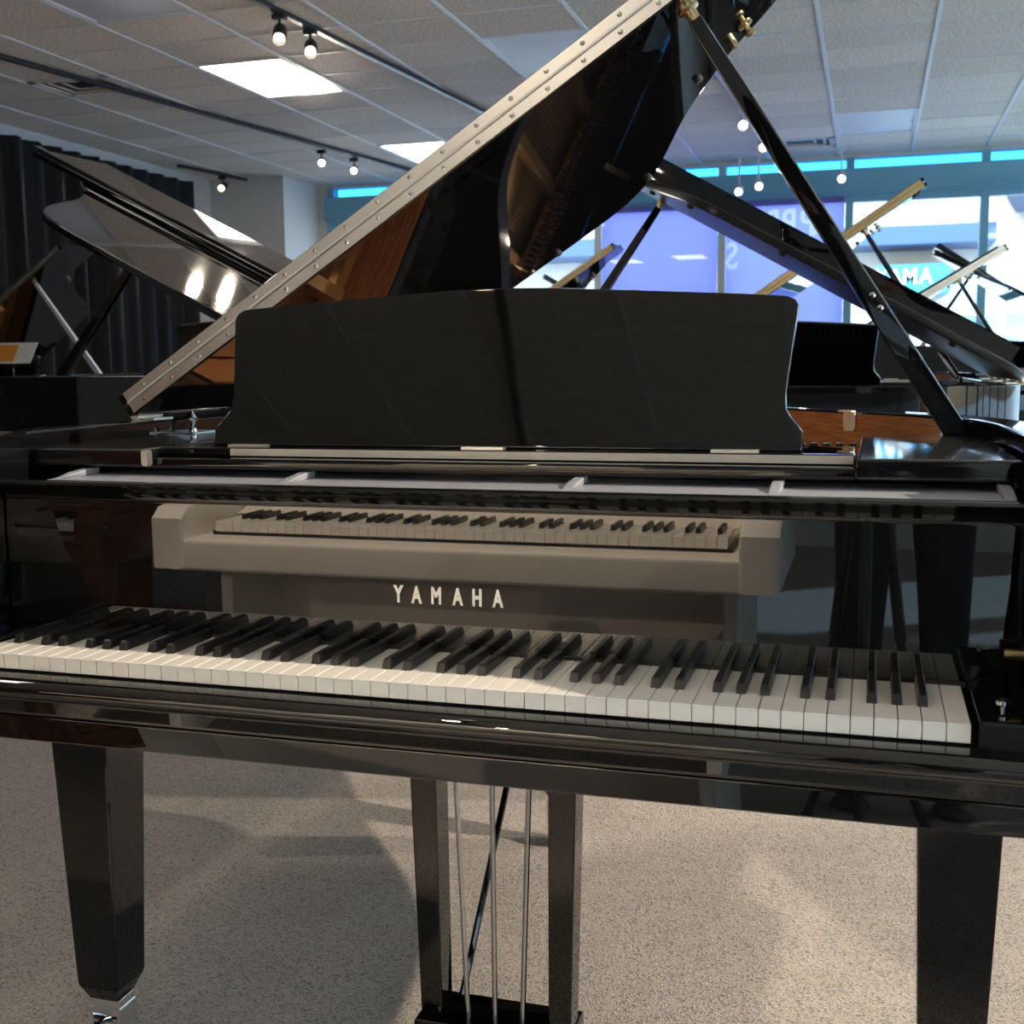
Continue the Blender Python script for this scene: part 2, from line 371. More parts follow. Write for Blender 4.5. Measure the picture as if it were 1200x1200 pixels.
wn_.box(LEFT, RIGHT, NEAR - .1, NEAR, 0, .3).box(LEFT, RIGHT, NEAR - .1, NEAR, 2.5, CEIL + .1).box(LEFT, NX[0], NEAR - .1, NEAR, .3, 2.5).box(NX[1], NX[2], NEAR - .1, NEAR, .3, 2.5).box(NX[3], RIGHT, NEAR - .1, NEAR, .3, 2.5)
struct('wall_near', wn_, 'wall', smooth=False)
for k in (0, 2):  # unseen windows, added to let daylight onto the floor behind the camera
    wnd = bpy.data.objects.new('window_%d' % (12 + k // 2), None); COL.objects.link(wnd); wnd.location = (0, NEAR, 0); wnd['kind'] = 'structure'; a, c = NX[k], NX[k + 1]
    part('frame', MB().box(a, a + .05, -.09, 0, .3, 2.5).box(c - .05, c, -.09, 0, .3, 2.5).box(a, c, -.09, 0, .3, .35).box(a, c, -.09, 0, 2.45, 2.5), 'frame_blue', wnd, smooth=False)
    part('pane', MB().box(a + .04, c - .04, -.05, -.044, .34, 2.46), 'glass', wnd, smooth=False)
# far wall: sill wall, header beam, jambs round the glazing
wf = MB(); wf.box(LEFT, RIGHT, FAR, FAR + .12, 0, .45); wf.box(LEFT, -4.86, FAR, FAR + .12, .45, CEIL + .1); wf.box(4.6, RIGHT, FAR, FAR + .12, .45, CEIL + .1)
wf.box(-4.86, 4.6, FAR, FAR + .12, 2.885, CEIL + .1)
struct('wall_far', wf, 'wall', smooth=False)
struct('trim_1', MB().box(-4.86, 4.6, FAR - .06, FAR + .1, 2.56, 2.79, .006).box(-4.86, 4.6, FAR - .10, FAR - .06, 2.585, 2.60), 'frame_blue', smooth=False)
struct('baseboard_far', MB().box(LEFT, RIGHT, FAR - .015, FAR, 0, .10), 'satin_black', smooth=False)
struct('column', MB().box(-5.75, -4.95, 9.2, FAR, 0, CEIL + .03, .006), 'wall', smooth=False)
MULL = [-4.80, -3.42, -2.02, -.85, .28, 1.41, 2.85, 4.55]
for k in range(len(MULL) - 1):
    a, c = MULL[k], MULL[k + 1]
    wnd = bpy.data.objects.new('window_%d' % (k + 1), None); COL.objects.link(wnd); wnd.location = (0, FAR, 0); wnd['kind'] = 'structure'
    pale = k in (2, 3)
    part('frame', MB().box(a - .035, a + .035, -.03, .09, .45, 2.885).box(a + .035, c - .035, -.02, .07, .45, .51).box(a + .035, c - .035, -.02, .07, 2.50, 2.56), 'frame_pale' if pale else 'frame_blue', wnd, smooth=False)
    part('pane', MB().box(a + .03, c - .03, .03, .036, .5, 2.52), 'glass', wnd, smooth=False)
    part('upper_pane', MB().box(a + .02, c - .02, .03, .036, 2.79, 2.885), 'glass_blue', wnd, smooth=False)
    part('upper_bar', MB().box(a - .02, a + .02, -.02, .08, 2.79, 2.885), 'frame_blue', wnd, smooth=False)
# purple printed film hung against the glass of two panes (lettering reads from the street)
for (a, c, lab) in ((-1.98, -.89, 'plain purple film sheet on the window left of the pale mullion'), (-.81, .24, 'purple film sheet with large pale reversed letters on the window')):
    t = thing('window_poster', lab, 'poster', ((a + c) / 2, FAR - .03, 1.4))
    h = (c - a) / 2
    if a < -1: part('sheet', MB().box(-h, h, 0, .003, -.85, 1.10), 'poster', t, smooth=False)
    else:
        tris = []      # triangles of each letter, mirrored as seen from indoors; the letters are let into the film
        for n_, (ch, ox, oz) in enumerate((('A', .34, .83), ('P', .205, .83), ('P', .045, .83), ('R', -.115, .83), ('S', -.47, .55))):
            me = text_mesh(ch, .34, 0, M['poster_letter'], bold=.006, sx=.74, mirror=True); me.calc_loop_triangles()
            for q in me.loop_triangles: tris.append((n_, [(me.vertices[i].co.x + ox, me.vertices[i].co.y + oz) for i in q.vertices]))
        boxes = [(min(p[0] for p in q), max(p[0] for p in q), min(p[1] for p in q), max(p[1] for p in q)) for _, q in tris]
        def which(x, z):
            for (n_, q), bb in zip(tris, boxes):
                if bb[0] <= x <= bb[1] and bb[2] <= z <= bb[3]:
                    d = [(q[(i + 1) % 3][0] - q[i][0]) * (z - q[i][1]) - (q[(i + 1) % 3][1] - q[i][1]) * (x - q[i][0]) for i in range(3)]
                    if all(v >= 0 for v in d) or all(v <= 0 for v in d): return n_
            return -1
        film = MB().add([(-h, 0, -.85), (h, 0, -.85), (h, 0, .50), (-h, 0, .50)], [(0, 1, 2, 3)]); lett = [MB() for _ in range(5)]; N = 118; cs = 2 * h / N; z = .50
        while z < 1.10 - 1e-6:
            z1 = min(1.10, z + cs); i = 0
            while i < N:       # runs of equal cells become one quad each
                st = which(-h + cs * (i + .5), z + cs / 2); j = i
                while j < N and which(-h + cs * (j + .5), z + cs / 2) == st: j += 1
                (lett[st] if st >= 0 else film).add([(-h + cs * i, 0, z), (-h + cs * j, 0, z), (-h + cs * j, 0, z1), (-h + cs * i, 0, z1)], [(0, 1, 2, 3)]); i = j
            z = z1
        part('sheet', film, 'poster_single', t, smooth=False)
        for l_ in lett:
            if l_.f: part('poster_letter', l_, 'poster_letter', t, smooth=False)
    part('top_band', MB().box(-h, h, 0, .003, 1.10, 1.155), 'poster_dark', t, smooth=False)
# right wall with tall shop windows behind and beside the camera
wr = MB(); ys = [NEAR, -5.2, -3.5, -3.3, -1.6, -1.4, .3, .5, 2.2, 2.5, FAR]
wr.box(RIGHT, RIGHT + .12, NEAR, FAR, 0, .3); wr.box(RIGHT, RIGHT + .12, NEAR, FAR, 2.55, CEIL + .1)
for k in range(0, len(ys) - 1, 2): wr.box(RIGHT, RIGHT + .12, ys[k], ys[k + 1], .3, 2.55)
struct('wall_right', wr, 'wall', smooth=False)
for k in range(1, len(ys) - 1, 2):
    a, c = ys[k], ys[k + 1]
    wnd = bpy.data.objects.new('window_%d' % (8 + (k - 1) // 2), None); COL.objects.link(wnd); wnd.location = (RIGHT, 0, 0); wnd['kind'] = 'structure'
    part('frame', MB().box(0, .1, a, a + .06, .3, 2.55).box(0, .1, c - .06, c, .3, 2.55).box(0, .1, a, c, .3, .36).box(0, .1, a, c, 2.49, 2.55), 'frame_blue', wnd, smooth=False)
    part('pane', MB().box(.04, .046, a + .05, c - .05, .35, 2.5), 'glass', wnd, smooth=False)
# left window slit beyond the curtain edge: black curtain with folds
def curtain(name, label, p0, p1, z0, z1, folds, amp):
    p0 = Vector(p0); p1 = Vector(p1); d = (p1 - p0); nrm = Vector((-d.y, d.x)).normalized(); rows = []
    N = folds * 8; ph = [random.uniform(.6, 1.4) for _ in range(folds + 1)]
    for z in [z0 + (z1 - z0) * q / 6 for q in range(7)]:
        row = []
        for k in range(N + 1):
            t = k / N; a = amp * ph[min(folds, k // 8)] * (.75 + .25 * (z1 - z) / (z1 - z0))
            p = p0 + d * t + nrm * (a * sin(2 * pi * t * folds) + .3 * a * sin(5.3 * pi * t * folds + z)); row.append((p.x, p.y, z))
        rows.append(row)
    mb = MB(); mb.loft(rows, closed=False, caps=False)
    return tag(obj(name, mb.mesh(name, M['curtain'], angle=80)), label, 'curtain')
curtain('stage_curtain', 'long black pleated curtain hanging along the left wall', (-5.58, -2.0), (-5.58, 8.6), .02, 2.80, 46, .045)

# ------------------------------------------------------------------ outside, across the street
struct('ground', MB().box(-30, 40, FAR + .13, 60, -.25, -.12).box(RIGHT + .13, 40, -30, FAR + .13, -.25, -.12).box(-30, RIGHT + .13, -30, NEAR - .13, -.25, -.12), 'asphalt', smooth=False)['kind'] = 'structure'
bld = thing('building', 'white sunlit shop building across the street seen through the window', 'building', (0, 0, 0))
part('wall', MB().box(-12, 16, 24, 30, -.12, 4.4), 'facade', bld, smooth=False)
part('fascia', MB().box(-12, 2.66, 22.6, 24, 3.26, 3.62, .02), 'fascia_blue', bld, smooth=False)
part('canopy', MB().prism([(3.0, 0), (3.25, -.42), (4.35, -.42), (4.75, 0)], 22.2, 23.9, 0, T=lambda x, y, z: (x * .94 + .05, z, 4.34 + y)), 'fascia_blue', bld, smooth=False)
sb = part('sign_board', MB().box(.52, 1.90, 22.9, 24, 2.36, 2.92, .01), 'sign_teal', bld, smooth=False)
for ch, x in zip('YAMA', (.66, .90, 1.17, 1.46)): obj('sign_letter', text_mesh(ch, .42, .01, M['card'], bold=.008, sx=.85), sb, (x, 22.88, 2.55), (R(90), 0, 0))
for x0, x1, z0, z1 in ((2.15, 2.75, 1.5, 1.95), (3.0, 4.1, .9, 2.0), (4.6, 5.6, .2, 2.6), (-3, -1, .6, 2.2)):
    f = part('window', MB().box(x0 - .06, x1 + .06, 23.93, 24.0, z0 - .06, z1 + .06), 'frame_pale', bld, smooth=False)
    part('pane', MB().box(x0, x1, 23.91, 23.95, z0, z1), 'window_dark', f, smooth=False)
def tree(loc, h, label):
    t = thing('street_tree', label, 'tree', loc); part('trunk', MB().tube([(0, 0, 0), (.05, 0, h * .35), (.0, .05, h * .6)], .11, 8, .06), 'walnut', t)
    mb = MB()
    for k in range(420):
        u = random.uniform(-1, 1); a = random.uniform(0, 2 * pi); rr = random.uniform(.5, 1) ** .5
        c = Vector((cos(a) * math.sqrt(1 - u * u) * rr * h * .28, sin(a) * math.sqrt(1 - u * u) * rr * h * .28, h * .68 + u * rr * h * .33)); s = random.uniform(.12, .25)
        v1 = Vector((random.uniform(-1, 1), random.uniform(-1, 1), random.uniform(-1, 1))).normalized() * s; v2 = v1.orthogonal().normalized() * s * .6
        mb.add([c - v1, c + v2, c + v1, c - v2], [(0, 1, 2, 3)])
    o = part('foliage', mb, 'leaf', t, smooth=False)
tree((6.4, 20.5, -.12), 5.2, 'leafy street tree outside at the right of the window')
car = thing('parked_car', 'blue parked car seen low through the right window', 'car', (4.9, 17.5, -.12), 0)
body = [(-2.1, .35), (2.1, .35), (2.15, .7), (1.9, .9), (1.1, .98), (.6, 1.38), (-.9, 1.42), (-1.6, 1.0), (-2.15, .92)]
part('body', MB().prism(body, -.85, .85, .05, T=lambda x, y, z: (x, z, y)), mat('car_paint', (.04, .16, .36), .2, ior=1.6), car)
for x in (-1.35, 1.35):
    for s in (-1, 1): part('wheel', MB().lathe([(.2, -.1), (.33, -.09), (.33, .09), (.2, .1)], (x, s * .8, .33), (0, 1, 0), 20), 'rubber', car)

# ------------------------------------------------------------------ track lights
def track(label, p0, p1, m='track'):
    p0 = Vector((*p0, CEIL - .008)); p1 = Vector((*p1, CEIL - .008))
    t = thing('lamp_track', label, 'lamp track', tuple((p0 + p1) / 2), math.atan2((p1 - p0).y, (p1 - p0).x)); h = (p1 - p0).length / 2
    part('rail', MB().box(-h, h, -.018, .018, -.026, 0, .002), m, t, smooth=False)
    part('end_cap', MB().box(-h - .02, -h, -.02, .02, -.03, 0), m, t, smooth=False); part('end_cap', MB().box(h, h + .02, -.02, .02, -.03, 0), m, t, smooth=False)
track('black lamp track nearer the left wall, over the open black lids', (-4.55, 3.6), (-3.62, 9.5))
track('black lamp track carrying two spotlights, running behind the front lid', (-2.62, 2.4), (-2.05, 8.9))
track('white lamp track right of the front piano lid, over the prop stick', (-.52, 5.2), (-.33, 9.6), 'track_white')
track('short black lamp track far left beside the column', (-5.50, 8.3), (-5.28, 9.6))
track('black lamp track behind the camera over the white piano', (-.52, .2), (-1.35, -4.6))
def lamp(x, y, label, aim, energy, black=True, drop=.10, spot=50, real=True, soft=.03, col=WARM):
    top = Vector((x, y, CEIL - .034)); piv = top + Vector((0, 0, -drop)); d = (Vector(aim) - piv).normalized()
    t = thing('track_lamp', label, 'spotlight', tuple(top)); L = lambda v: v - top
    part('adapter', MB().box(-.035, .035, -.016, .016, -.03, 0, .002), 'track' if black else 'track_white', t, smooth=False)
    part('stem', MB().tube([(0, 0, -.03), L(piv)], .008, 8), 'track' if black else 'track_white', t)
    part('head', MB().lathe([(.012, -.065), (.030, -.06), (.036, -.03), (.038, .055), (.034, .056), (.030, .035)], L(piv), d, 20), 'track' if black else 'track_white', t)
    part('lens', MB().lathe([(.026, .036), (.022, .040), (.008, .042)], L(piv), d, 16), 'lamp_glow', t)
    if real: light('spot_light', 'SPOT', tuple(piv + d * .075), aim, energy, col, soft, spot, .3)
lamp(-2.44, 4.42, 'black spotlight, left one of the pair on the middle track', (-1.3, 1.6, .0), 900, spot=38)
lamp(-2.415, 4.72, 'black spotlight, right one of the pair on the middle track', (-.9, 1.3, .0), 900, spot=40)
lamp(-3.93, 7.95, 'lit spotlight, left of two glowing far along the left track', (-1.6, 2.5, .8), 400)
lamp(-3.84, 8.40, 'lit spotlight, right of two glowing far along the left track', (-1.2, .8, .1), 700, spot=30)
lamp(-5.40, 8.85, 'small spotlight on the short track beside the column', (-4.8, 5.0, 1.0), 120)
lamp(-.42, 7.55, 'glowing white spotlight beside the prop stick', (.25, 2.2, .6), 420, False, spot=40)
lamp(-.36, 8.45, 'white spotlight further along the white track, pointing down', (.4, 5.0, .6), 120, False)
lamp(-.64, 9.40, 'small spotlight by the window, left of a close pair', (-.6, 6.0, .8), 80, False, .30)
lamp(-.47, 9.35, 'small spotlight by the window, right of a close pair', (.2, 6.0, .8), 80, False, .27)
lamp(.22, 9.40, 'small spotlight alone in front of the blue window beam', (.4, 5.5, .8), 80, False, .24)
lamp(-.76, -1.2, 'added unseen spotlight over the gap between front piano and white piano', (-.05, .05, .75), 22, spot=60)  # spots behind the camera, added to light the keys and the white piano
lamp(-.60, -.2, 'added unseen spotlight aimed down at the white piano keyboard', (-.42, -1.15, .62), 800, spot=46)
lamp(-1.20, -3.9, 'added unseen spotlight behind the white piano', (.3, .2, .9), 30, spot=60)
track('black lamp track on the right side of the room, beside the front piano', (4.15, -2.5), (4.28, 4.5))
lamp(4.22, .75, 'spotlight on the right track aimed under the front piano', (-.05, 1.12, 0), 1750, spot=40, soft=.03)
lamp(4.24, 2.6, 'spotlight on the right track aimed at the piano behind', (.6, 2.6, .9), 900, spot=34)

# ------------------------------------------------------------------ grand pianos
P = .0235
CASE = smooth_curve([(.735, .20), (.735, .45), (.728, .58), (.70, .72), (.645, .85), (.565, .97), (.475, 1.08), (.395, 1.19), (.325, 1.30), (.26, 1.40), (.18, 1.475), (.06, 1.50), (-.25, 1.505), (-.55, 1.505), (-.67, 1.475), (-.725, 1.40), (-.735, 1.28), (-.735, .8), (-.735, .20)], 4)
LIDO = smooth_curve([(.725, .545), (.685, .64), (.62, .755), (.53, .87), (.44, .95), (.385, 1.02), (.335, 1.09), (.295, 1.16), (.26, 1.235), (.215, 1.33), (.175, 1.395), (.125, 1.45), (.04, 1.485), (-.20, 1.495), (-.55, 1.495), (-.68, 1.465), (-.735, 1.36)], 4) + [(-.735, .545)]
HX, HZ = -.735, 1.010
MESHES = {}
def cached(key, make):
    if key not in MESHES: MESHES[key] = make()
    return MESHES[key]
def grand(name, label, loc, rz, scale=1.0, phi=32.5, main=False, case_mat='lacquer', desk=True, hinge_mat='nickel', felt=True, inner=True, prop=True, group=None, flap=True, lip=.02, prop_mat=None, lid_mat=None):
    root = thing(name, label, 'grand piano', loc, rz, group, scale); ph = R(phi); key = (case_mat, main)
    def add(n, mb_or_f, m, par=root, k=(), **kw):
        lab = kw.pop('lab', None)
        me = cached((n, m, key, k), lambda: (mb_or_f() if callable(mb_or_f) else mb_or_f).mesh(n, M[m], **kw))
        return obj(n, me, par, label=lab)
    LT = lambda x, y, w_: (HX + (x - HX) * cos(ph) - w_ * sin(ph), y, HZ + (x - HX) * sin(ph) + w_ * cos(ph))   # lid plane: x as if closed, w upward
    # case
    inn = offset_open(CASE, .055)
    add('rim', lambda: MB().prism(CASE + inn[::-1], .60, 1.005, .005), case_mat)
    IV = [p for p in CASE if p[1] > .76]; i1, i2 = offset_open(IV, .0553), offset_open(IV, .059)
    add('inner_rim', lambda: MB().prism(i1 + i2[::-1], .84, .999), 'veneer', lab='warm mahogany veneer lining the inside of the rim')
    prof = [(.20, .625), (-.03, .625), (-.035, .66), (-.03, .735), (-.005, .775), (.03, .82), (.055, .89), (.09, .96), (.14, .997), (.20, 1.005)]
    for s in (-1, 1):
        add('arm', lambda s=s: MB().prism(prof, s * .735, s * .675, .004, T=lambda y, z, x: (x, y, z)), case_mat, k=(s,))
        add('cheek_block', lambda s=s: MB().box(min(s * .617, s * .674), max(s * .617, s * .674), -.012, .147, .665, .738, .004), case_mat, k=(s,))
    add('keybed', lambda: MB().box(-.735, .735, -.018, .62, .627, .658, .003), case_mat)
    def slip():
        pr = [(.0, .660), (-.026, .660), (-.028, .664), (-.028, .678), (-.030, .682), (-.038, .686), (-.041, .694), (-.038, .702), (-.030, .7065), (-.015, .7075), (.0, .7075)]
        return MB().prism(pr, -.735, .735, 0, T=lambda y, z, x: (x, y, z))
    add('keyslip', slip, 'mirror_lacquer' if main else case_mat, angle=50)
    add('lower_rail', lambda: MB().box(-.735, .735, -.0265, -.018, .6255, .6585, .0025), 'mirror_lacquer' if main else case_mat)
    add('soundboard', lambda: MB().prism(offset_open(CASE, .06), .845, .855), 'spruce', smooth=False)
    for k, (y0, x0, x1) in enumerate(((.75, -.68, .62), (1.1, -.68, .38))):
        add('beam', lambda: MB().box(x0, x1, y0, y0 + .07, .62, .84), case_mat, k=(k,), smooth=False)
    # fallboard: flat face, rolled lip, satin top tray
    fb = [(.150, .735), (.150, .912), (.150, .915), (.147, .9225), (.139, .929), (.131, .933), (.1285, .9365), (.1295, .940), (.134, .9415), (.142, .942), (.142, .936), (.172, .935), (.172, .735)]
    fall = add('fallboard', lambda: MB().prism(fb, -.672, .672, 0, T=lambda y, z, x: (x, y, z)), 'mirror_lacquer' if main else case_mat, angle=50)
    add('fallboard_tray', lambda: MB().box(-.592, .660, .1405, .30, .937, .9425), 'tray_grey', smooth=False, lab='blue-grey satin strip behind the fallboard lip')
    for x in (-.585, -.235, .152, .400, .655):
        add('tray_rib', lambda x=x: MB().prism([(.150, .9425), (.24, .9425), (.24, .952), (.215, .9515), (.185, .949), (.162, .9445)], x - .007, x + .007, .002, T=lambda y, z, x_: (x_, y, z)), 'tray_grey', k=(x,))
    for s in (-1, 1):
        add('side_rail', lambda s=s: MB().box(min(s * .492, s * .674), max(s * .492, s * .674),   .216, .69, .954, .980, .004), 'dusty', k=(s,))
    add('music_shelf', lambda: MB().box(-.489, .489, .22, .60, .953, .968, .003), case_mat)
    add('shelf_rail', lambda: MB().box(-.489, .489, .262, .30, .968, .981, .003), case_mat)
    add('shelf_back', lambda: MB().box(-.674, .674, .30, .31, .90, .956), case_mat, smooth=False)
    add('shelf_reflection', lambda: MB().box(-.372, .487, .2595, .262, .9695, .9795), 'shelf_reflection', smooth=False, lab='pale strip painted as a reflection along the front of the music shelf')
    # iron plate, pins, strings, dampers
    if inner:
        def plate():
            mb = MB(); mb.box(-.67, .665, .52, .63, .885, .915, .004)
            out = [p for p in offset_open(CASE, .064) if p[1] > .62]; inn_ = offset_open(out, .075)
            mb.prism(out + inn_[::-1], .872, .892, .003)
            for x0, x1, y1 in ((-.36, -.50, 1.40), (-.10, -.24, 1.42), (.16, .02, 1.40), (.42, .33, 1.12)):
                mb.bar((x0, .62, .905), (x1, y1, .892), .03, .045)
            for cx, cy, rr in ((.12, 1.27, .062), (.21, 1.15, .06), (.30, 1.04, .055)):      # lobes with round sound holes
                n = 20; o1 = [(cx + rr * cos(2 * pi * k / n), cy + rr * sin(2 * pi * k / n)) for k in range(n)]; o2 = [(cx + rr * .52 * cos(2 * pi * k / n), cy + rr * .52 * sin(2 * pi * k / n)) for k in range(n)]
                for a_ in range(n):
                    c_ = (a_ + 1) % n
                    mb.add([(*o1[a_], .9), (*o1[c_], .9), (*o2[c_], .896), (*o2[a_], .896), (*o1[a_], .872), (*o1[c_], .872), (*o2[c_], .872), (*o2[a_], .872)], [(0, 1, 2, 3), (4, 5, 1, 0), (3, 2, 6, 7)])
            return mb
        add('iron_plate', plate, 'plate_gold')
        def pins():
            mb = MB()
            for row in range(3):
                for k in range(76):
                    x = -.64 + 1.28 * k / 75; mb.lathe([(.0032, 0), (.0032, .024), (.001, .026)], (x + .004 * row, .54 + .025 * row, .915), seg=6)
            return mb
        add('tuning_pins', pins, 'steel')['kind'] = 'stuff'
        def treble():
            mb = MB()
            for k in range(66):
                x = -.30 + .94 * k / 65; yb = 1.36 - .62 * (k / 65) ** .8; mb.bar((x, .615, .924), (x - .10 * (1 - k / 65), yb, .905), .0018, .0018)
            return mb
        add('treble_strings', treble, 'string', smooth=False)['kind'] = 'stuff'
        def bass():
            mb = MB()
            for k in range(26):
                x = -.62 + .26 * k / 25; mb.tube([(x, .615, .936), (x + .24 - .1 * k / 25, 1.38, .922)], .0022, 6)
            return mb
        add('bass_strings', bass, 'copper')['kind'] = 'stuff'
        add('felt_strip', lambda: MB().box(-.66, .655, .632, .648, .914, .921), 'red_felt', smooth=False)
        def damp():
            mb = MB()
            for k in range(60):
                x = -.62 + 1.18 * k / 59; mb.box(x - .006, x + .006, .70, .73, .93, .965, .0015)
            return mb
        add('dampers', damp, 'satin_black', smooth=False)['kind'] = 'stuff'
        add('bridge', lambda: MB().prism(smooth_curve([(-.52, 1.33), (-.2, 1.28), (.1, 1.12), (.35, .88), (.52, .70)], 4) + smooth_curve([(.55, .72), (.38, .91), (.12, 1.16), (-.2, 1.32), (-.52, 1.37)], 4), .855, .90), 'spruce')
    # music desk
    half = [(.424, 0), (.424, .026), (.418, .034), (.408, .046), (.402, .056), (.401, .075), (.404, .11), (.412, .185), (.4125, .196), (.408, .204), (.398, .209), (.33, .2145), (.20, .2225), (.08, .2295), (0, .2315)]
    dk = half + [(-x, h) for x, h in half[-2::-1]]; tl = R(17)
    if desk:
        d = add('music_desk', lambda: MB().prism(dk, 0, .017, .0035, T=lambda x, h, t: (x, .30 + h * sin(tl) + t * cos(tl), .9815 + h * cos(tl) - t * sin(tl))), 'desk_lacquer' if main else case_mat)
        for x in (-.36, .0, .34):
            add('desk_hinge', lambda x=x: MB().box(x - .03, x + .03, .284, .299, .981, .9835), 'nickel', d, k=(x,), smooth=False, lab='small silver hinge leaf under the desk')
        add('desk_prop', lambda: MB().bar((0, .33, 1.04), (0, .45, .97), .02, .008), 'brass', d)
    # lid with folded front flap
    if main: TT = LT
    lid = obj('lid', cached(('lid', key, phi, lid_mat), lambda: MB().prism(LIDO, 0, .021, .004, T=LT).mesh('lid', M[lid_mat or case_mat])), root)
    fo = [(HX, .545), (.725, .545), (.725, .87), (.70, .905), (HX + .02, .905), (HX, .88)]
    if flap:
        flp = obj('lid_flap', cached(('flap', key, phi, lip), lambda: MB().prism(fo, .023, .044, .004, T=LT).prism([(HX, .885), (HX, .86), (.72, .86), (.72, .885)][::-1], .044, .044 + lip, .004, T=LT).mesh('lid_flap', M[case_mat])), root, label='front flap of the lid folded back on top')
    def leaf(w0, w1):
        return MB().add([LT(x, y, w_) for w_ in (w0, w1) for (x, y) in ((HX + .012, .5435), (.712, .5435), (.712, .5455), (HX + .012, .5455))], [(3, 2, 1, 0), (4, 5, 6, 7), (0, 1, 5, 4), (1, 2, 6, 5), (2, 3, 7, 6), (3, 0, 4, 7)])
    hw = [(.0025, .0195), (.0245, .0415)]
    for i, (a_, c_) in enumerate(hw):
        hl = obj('hinge_leaf', cached(('leaf', key, phi, i, hinge_mat), lambda: leaf(a_, c_).mesh('hinge_leaf', M[hinge_mat], smooth=False)), root, label='long metal piano hinge leaf with a row of screws' if main else None)
        if main:
            sc = cached(('screw',), lambda: MB().lathe([(.0042, 0), (.0038, .0012), (.0012, .0018)], (0, 0, 0), (0, -1, 0), 10).mesh('screw', M['steel']))
            for k in range(21): obj('screw', sc, hl, LT(HX + .045 + .0665 * k + .012 * i, .5433, (a_ + c_) / 2))
    obj('hinge_knuckle', cached(('knuckle', key, phi, hinge_mat), lambda: MB().tube([LT(HX + .012, .5425, .022), LT(.712, .5425, .022)], .0026, 8).mesh('hinge_knuckle', M[hinge_mat])), root)
    if prop:
        b0 = (.640, .715, .972); t0 = LT(.405, .605, -.022)
        st = obj('prop_stick', cached(('prop', key, phi, prop_mat), lambda: MB().bar(b0, t0, .036, .024, (0, 1, 0), .022, .018).mesh('prop_stick', M[prop_mat or case_mat], bevel=.003)), root)
        if main:
            for f in (.32, .35):
                q = Vector(b0).lerp(Vector(t0), f); obj('stud', cached(('stud',), lambda: MB().lathe([(.005, -.001), (.005, .003), (.002, .005)], (0, 0, 0), (0, -1, 0), 10).mesh('stud', M['chrome'])), st, q + Vector((.004, -.0175 + .004, 0)))
        obj('prop_cup', cached(('cup', key, phi), lambda: MB().lathe([(.017, 0), (.017, .005), (.010, .008), (.009, .024), (.006, .026)], LT(.405, .605, 0), tuple(Vector(LT(0, 0, -1)) - Vector(LT(0, 0, 0))), 16).mesh('prop_cup', M['brass'])), root)
        add('prop_base', lambda: MB().box(.615, .668, .70, .735, .955, .976, .003).lathe([(.007, -.03), (.007, .03)], (.641, .7175, .98), (1, 0, 0), 10), 'nickel')
    dn = Vector(LT(0, 0, -1)) - Vector(LT(0, 0, 0))
    for k, (x, y) in enumerate(((.365, .96), (.17, 1.37), (-.1, 1.46), (-.55, 1.44))):
        obj('rubber_bumper', cached(('bump', phi, k), lambda: MB().lathe([(.009, 0), (.009, .005), (.006, .008)], LT(x, y, 0), tuple(dn), 12).mesh('rubber_bumper', M['rubber'])), root)
    obj('lid_catch', cached(('catch', phi), lambda: MB().lathe([(.013, 0), (.013, .003), (.005, .004), (.005, .014), (.009, .016), (.009, .021), (.003, .023)], LT(.475, .86, 0), tuple(dn), 14).lathe([(.007, 0), (.007, .012), (.003, .014)], LT(.445, .90, 0), tuple(dn), 10).mesh('lid_catch', M['brass'])), root)
    for y in (.60, .95, 1.30):
        add('lid_hinge', lambda y=y: MB().tube([(HX - .006, y - .035, 1.012), (HX - .006, y + .035, 1.012)], .008, 10).box(HX - .004, HX + .03, y - .03, y + .03, 1.0045, 1.0075).lathe([(.004, 0), (.009, .006), (.003, .014)], (HX - .006, y + .035, 1.012), (0, 1, 0), 10), 'nickel', k=(y,))
    # legs, casters, lyre
    for k, (lx, ly) in enumerate(((-.615, .25), (.62, .25), (-.15, 1.27))):
        lg = add('leg', lambda: MB().taper((lx, ly, .145), (.036, .036), (lx, ly, .625), (.051, .051)).taper((lx, ly, .118), (.024, .024), (lx, ly, .145), (.036, .036)), case_mat, k=(k,), smooth=False, bevel=.003)
        cs = lambda: MB().box(lx - .026, lx + .026, ly - .020, ly + .020, .100, .118, .002).box(lx - .028, lx - .022, ly - .022, ly + .022, .03, .104, .002).box(lx + .022, lx + .028, ly - .022, ly + .022, .03, .104, .002)
        add('caster', cs, 'chrome', lg, k=(k,), lab='polished chrome caster under the leg')
        add('caster_wheel', lambda: MB().lathe([(.012, -.02), (.034, -.019), (.036, -.01), (.036, .01), (.034, .019), (.012, .02)], (lx, ly, .036), (1, 0, 0), 22), 'chrome', lg, k=(k,))
    for s in (-1, 1):
        add('lyre_post', lambda s=s: MB().taper((s * .098, .33, .10), (.0165, .022), (s * .1065, .33, .626), (.0215, .026)), case_mat, k=(s,), smooth=False, bevel=.002)
    lb = add('pedal_box', lambda: MB().box(-.118, .118, .285, .375, .055, .135, .004), case_mat)
    for x in (-.052, 0, .052):
        add('pedal_rod', lambda x=x: MB().tube([(x * .8, .31, .13), (x * 1.15, .31, .63)], .0042, 8), 'steel', k=(x,))
        add('pedal', lambda x=x: MB().prism([(x - .012, .19), (x + .012, .19), (x + .010, .24), (x + .009, .29), (x - .009, .29), (x - .010, .24)], .062, .072, .003), 'brass', lb, k=(x,))
    add('lyre_brace', lambda: MB().tube([(-.075, .36, .11), (-.02, .62, .625)], .0055, 8), case_mat)
